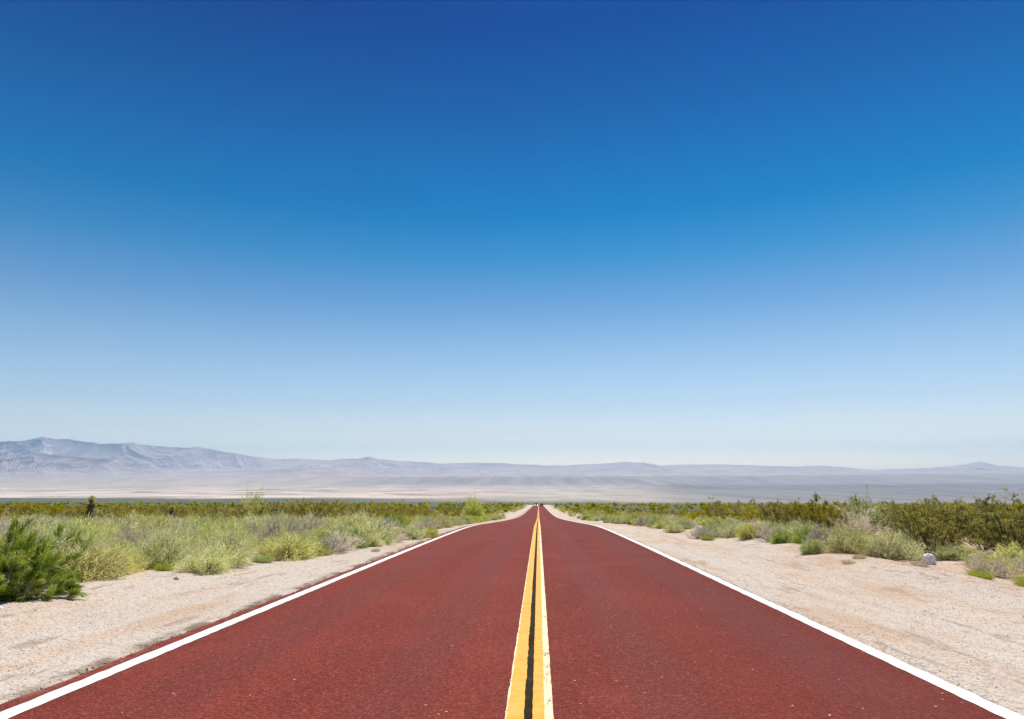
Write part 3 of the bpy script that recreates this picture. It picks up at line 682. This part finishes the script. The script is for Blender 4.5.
def rock_mat(name, a, b, c):
    N = NT(name); P = N.pos(); k = N.mix(N.ramp(N.noise(P, 9, 4, .6), .4, .6), a, b); k = N.mix(N.ramp(N.noise(P, 21, 3, .6), .58, .68), k, c)
    N.bump(N.noise(P, 30, 4), .02); return N.fin(k, .75, .3)
quartz = rock_mat('white_quartz', (.90, .87, .85), (.86, .74, .72), (.80, .75, .72))
pinkr = rock_mat('pink_rock', (.55, .38, .30), (.64, .50, .42), (.35, .25, .2))
rock(9.85, 18.3, .17, .13, .19, 'white rock with pink patches lying in dry grass at the right bank', quartz, 3)
rock(12.0, 17.2, .14, .11, .10, 'pinkish rock among the bushes behind the white rock', pinkr, 5)
rock(-7.25, 9.35, .055, .04, .03, 'small white stone in the shadow of the large green shrub', quartz, 6)
for q, (x, y, lab) in enumerate([(9.1, 17.3, 'fist sized tan stone on the red sand below the white rock'), (8.9, 13.2, 'lone tan stone on the sand below the wide green grass clump'),
                          (-6.9, 13.3, 'tan stone on the left gravel close to the small lime tuft')]):
    rock(x, y, .055, .045, .04, lab, pinkr, 7 + q, 'stone')

# ------------------------------------------------------------------ vehicles far down the road
def solid(name, col, rough=.4, metal=0., em=None):
    N = NT(name); P = N.pos(); c = N.mix(N.ramp(N.noise(P, 3, 3), .4, .7, 0, .15), col, (.35, .28, .22))
    N.fin(c, rough, .5); N.b.inputs['Metallic'].default_value = metal
    if em: N.b.inputs['Emission Color'].default_value = (1, .97, .9, 1); N.b.inputs['Emission Strength'].default_value = em
    return N.m
glass = solid('dark_window', (.02, .025, .03), .1); rubber = solid('rubber', (.02, .02, .02), .9); rimm = solid('wheel_rim', (.5, .5, .5), .3, .8)
lampm = solid('lit_headlamp', (.9, .9, .85), .2, 0, 8.); chrome = solid('chrome', (.6, .6, .6), .2, .9); redl = solid('tail_lamp', (.35, .01, .01), .3)
def bevbox(name, pts, width, mat, parent, bev=.06, loc=(0, 0, 0)):
    """side outline (y,z) extruded across x with bevelled edges"""
    import bmesh
    bm = bmesh.new(); a = [bm.verts.new((-width / 2, p[0], p[1])) for p in pts]; b = [bm.verts.new((width / 2, p[0], p[1])) for p in pts]
    bm.faces.new(a); bm.faces.new(b[::-1])
    for k in range(len(pts)): bm.faces.new((a[k], b[k], b[(k + 1) % len(pts)], a[(k + 1) % len(pts)]))
    bmesh.ops.recalc_face_normals(bm, faces=bm.faces)
    bmesh.ops.bevel(bm, geom=list(bm.edges), offset=bev, segments=3, affect='EDGES', clamp_overlap=True)
    me = bpy.data.meshes.new(name); bm.to_mesh(me); bm.free(); me.materials.append(mat); return link(name, me, parent, loc)
def wheel(parent, x, y, r_):
    import bmesh
    for nm, rr, dp, m in (('wheel', r_, .24, rubber), ('rim', r_ * .6, .26, rimm)):
        bm = bmesh.new(); bmesh.ops.create_cone(bm, cap_ends=True, segments=28, radius1=rr, radius2=rr, depth=dp)
        bmesh.ops.bevel(bm, geom=[e for e in bm.edges], offset=.02, segments=2, affect='EDGES', clamp_overlap=True)
        me = bpy.data.meshes.new(nm); bm.to_mesh(me); bm.free(); me.materials.append(m)
        if nm == 'wheel': o = link(nm, me, parent, (x, y, r_)); o.rotation_euler = (0, math.pi / 2, 0)
        else: link(nm, me, o)
def car(name, x, y, hd, W, L, H, paint, label, cat, lights, suv):
    o = bpy.data.objects.new(name, None); C.objects.link(o); o.location = (x, y, float(zp(y)) + .004); o.rotation_euler = (R(-1.65) * (1 if hd == 0 else -1), 0, hd); tag(o, label, cat)
    # front towards +Y
    h = L / 2; b = .32; s = H * .56
    bevbox('body', [(-h, b), (-h, s), (-h + .15, s + .06), (h - 1.2, s + .04), (h - .1, s - .12), (h, b + .25), (h - .05, b)], W, paint, o, .07)
    rear = -h + .12 if suv else -h + .9
    bevbox('cabin', [(rear, s), (rear + .25, H - .05), (rear + .4, H), (.55, H), (1.25, s + .02)], W - .22, paint, o, .06)
    bevbox('windscreen', [(.66, H - .10), (.71, H - .08), (1.27, s + .1), (1.2, s + .08)], W - .42, glass, o, .01)
    bevbox('rear_window', [(rear + .02, s + .12), (rear - .02, s + .14), (rear + .22, H - .1), (rear + .27, H - .12)], W - .45, glass, o, .01)
    for sd in (-1, 1):
        bevbox('side_window', [(rear + .35, s + .1), (rear + .48, H - .12), (.5, H - .12), (1.0, s + .1)], .03, glass, o, .01, (sd * (W / 2 - .105), 0, 0))
        bevbox('headlight', [(h - .16, s - .30), (h - .16, s - .13), (h + .02, s - .15), (h + .02, s - .30)], .24, lights, o, .03, (sd * (W / 2 - .28), 0, 0))
        bevbox('tail_light', [(-h - .02, s - .35), (-h - .02, s - .05), (-h + .1, s - .05), (-h + .1, s - .35)], .22, redl, o, .03, (sd * (W / 2 - .16), 0, 0))
        bevbox('wing_mirror', [(.8, s + .08), (.8, s + .24), (.92, s + .22), (.92, s + .08)], .16, paint, o, .02, (sd * (W / 2 + .05), 0, 0))
        for yy in (-h + .85, h - .9): wheel(o, sd * (W / 2 - .12), yy, .36)
    bevbox('grille', [(h - .04, b + .1), (h - .04, s - .2), (h + .01, s - .2), (h + .01, b + .1)], W - 1.0, glass, o, .01)
    bevbox('bumper', [(h - .1, b - .05), (h - .1, b + .18), (h + .07, b + .16), (h + .07, b - .05)], W - .08, chrome if suv else paint, o, .03)
dkp = solid('dark_paint', (.03, .032, .045), .25); brp = solid('maroon_paint', (.16, .04, .035), .3)
car('oncoming_car', -1.45, 428, math.pi, 1.95, 4.7, 1.85, dkp, 'dark oncoming car with both headlights lit where the road drops away', 'car', lampm, True)
car('distant_car', 2.1, 455, 0, 1.9, 4.6, 1.6, brp, 'maroon car driving away in the right lane at the road end', 'car', chrome, False)

# ------------------------------------------------------------------ mountains
def mt_mat(name, a, b, c_):
    N = NT(name); P = N.pos(); n1 = N.noise(P, .0016, 6, .6); n2 = N.noise(P, .006, 5, .65)
    k = N.mix(N.ramp(n1, .35, .65), a, b); k = N.mix(N.ramp(n2, .52, .68, 0, .8), k, c_)
    return N.fin(k, .95, .1)
MA = mt_mat('far_rock', (.50, .43, .41), (.58, .50, .475), (.66, .58, .54))
MB = mt_mat('near_rock', (.42, .35, .34), (.50, .42, .40), (.62, .54, .50))
F_ = 683.; pit = R(10.0056); yw = R(2.18)
def azel(px, row):
    """direction of a skyline point as azimuth (from +Y, clockwise) and elevation"""
    x = (px - 512) / F_; u = (359.5 - row) / F_
    f = math.cos(pit) - u * math.sin(pit); up = math.sin(pit) + u * math.cos(pit)
    return math.atan2(x, f) - yw, math.atan2(up, math.hypot(x, f))
def ridged(x, y, s0, s, o=5):
    v_ = 0; a = 1; t_ = 0
    for k in range(o): v_ = v_ + a * (1 - np.abs(2 * noise(x, y, s0 / 2 ** k, s + k) - 1)) ** 1.6; t_ += a; a *= .52
    return v_ / t_
def rangeh(name, sky_pts, dist, depth, mat, seed, na, nr, rough=.5, ext=None):
    pts = sorted([azel(*p) for p in sky_pts]); az = np.array([p[0] for p in pts]); el_ = np.array([p[1] for p in pts])
    A = np.linspace(az[0], az[-1], na); E = np.interp(A, az, el_)
    k = np.ones(5) / 5; E = np.convolve(np.pad(E, 2, 'edge'), k, 'valid') + (noise(A, A * 0, .016, seed) - .5) * .0010
    rr = np.linspace(dist - depth, dist + depth, nr); Ag, Rg = np.meshgrid(A, rr); Eg = np.broadcast_to(E, Ag.shape)
    Xg = np.tan(Ag) * Rg; Yg = Rg; base = ground(Xg, Yg) - 12
    top = CAM_H + np.tan(Eg) * Rg / np.cos(Ag)
    t_ = 1 - np.abs(Rg - dist) / depth
    sh = np.clip(t_, 0, 1) ** 1.25
    w1 = (noise(Xg, Yg, 2100, seed + 21) - .5) * 1900; w2 = (noise(Xg, Yg, 1700, seed + 22) - .5) * 1900
    Xw = Xg * .8 + Yg * .6 + w1; Yw = Yg * .8 - Xg * .6 + w2
    rd = ridged(Xw, Yw, depth * .55, seed)
    hgt = sh * (1 - rough * (1 - rd) * 1.5 * np.sin(np.clip(t_, 0, 1) * math.pi) ** .7) + .05 * (rd - .5) * sst(0, .1, t_)
    jag_ = (ridged(Xw, Yw, depth * .12, seed + 9, 3) - .6) * .05
    Zg = base + np.maximum(top - base, 0) * (hgt + jag_ * sst(0, .3, t_))
    endf = sst(0, .02, (Ag - A[0]) / (A[-1] - A[0])) * sst(0, .02, (A[-1] - Ag) / (A[-1] - A[0]))
    V = np.stack([Xg, Yg, Zg], -1).reshape(-1, 3)
    i_ = (np.arange(nr - 1)[:, None] * na + np.arange(na - 1)[None]).ravel()
    tag(link(name, mesh(name, V, [np.stack([i_, i_ + 1, i_ + na + 1, i_ + na], 1)], mat, smooth=False)), kind='structure')
SKYL = [(-160, 448), (-60, 443), (0, 440), (30, 438), (55, 437), (75, 438), (100, 442), (120, 441), (140, 444), (165, 446), (210, 447), (235, 452), (255, 456), (280, 459), (300, 458), (330, 460),
        (345, 459), (358, 458), (368, 456), (378, 459), (400, 461), (440, 463), (475, 462), (500, 462), (520, 464), (560, 465), (590, 464), (605, 463), (622, 461), (645, 462), (660, 465), (690, 464),
        (720, 464), (760, 465), (800, 466), (815, 465), (830, 465), (845, 467), (865, 469), (900, 469), (930, 468), (950, 466), (965, 464), (980, 461), (995, 465), (1010, 466), (1024, 468), (1090, 464), (1190, 466)]
rangeh('mountain', SKYL, 23500, 4800, MA, 300, 1600, 150, .55)
rangeh('mountain', [(-160, 458), (-60, 452), (0, 451), (30, 450), (45, 453), (65, 454), (75, 455), (92, 457), (110, 458), (125, 461), (140, 463), (155, 467), (170, 471), (185, 475)], 17000, 1900, MB, 400, 700, 100, .65)
rangeh('mountain', [(150, 474), (190, 471), (240, 470), (300, 468), (360, 467), (420, 470), (480, 469), (560, 472), (600, 469), (640, 468), (690, 470), (740, 469), (790, 471), (830, 470), (880, 473), (930, 472), (975, 469), (1030, 472), (1100, 470), (1190, 473)], 17600, 2700, MB, 500, 1100, 90, .75)

ty = np.linspace(6400, 12800, 80); tx = 4000 + (ty - 6400) * .78
tw = 16.; tz = ground(tx, ty) + 1.5
TV = np.concatenate([np.stack([tx - tw, ty + tw, tz], -1), np.stack([tx + tw, ty - tw, tz], -1)]); k_ = np.arange(79)
NTk = NT('dirt_track'); tm = NTk.fin(NTk.mix(NTk.noise(NTk.pos(), .002, 3), (.27, .26, .24), (.36, .35, .32)), .95, .1)
tag(link('track', mesh('track', TV, [np.stack([k_, k_ + 80, k_ + 81, k_ + 1], 1)], tm)), kind='structure')
# ------------------------------------------------------------------ haze: one closed box of thin even air
Hz = bpy.data.materials.new('haze_air'); Hz.use_nodes = True; ht = Hz.node_tree
ht.nodes.remove(ht.nodes['Principled BSDF']); pv = ht.nodes.new('ShaderNodeVolumePrincipled')
pv.inputs['Color'].default_value = (.34, .66, 1.0, 1); pv.inputs['Density'].default_value = 3.0e-5; pv.inputs['Anisotropy'].default_value = 0.
ht.links.new(pv.outputs[0], ht.nodes['Material Output'].inputs['Volume'])
zlo = float(np.min(_z)) - 14; zhi = 1640.
hx, hy0, hy1 = 34300., -200., 33300.
hv_ = np.array([[sx_, sy_, sz_] for sz_ in (zlo, zhi) for sy_ in (hy0, hy1) for sx_ in (-hx, hx)])
hf = np.array([[0, 2, 3, 1], [4, 5, 7, 6], [0, 1, 5, 4], [2, 6, 7, 3], [0, 4, 6, 2], [1, 3, 7, 5]])
tag(link('haze', mesh('haze', hv_, [hf], Hz)), 'thin pale blue haze filling the valley', 'haze', kind='stuff')
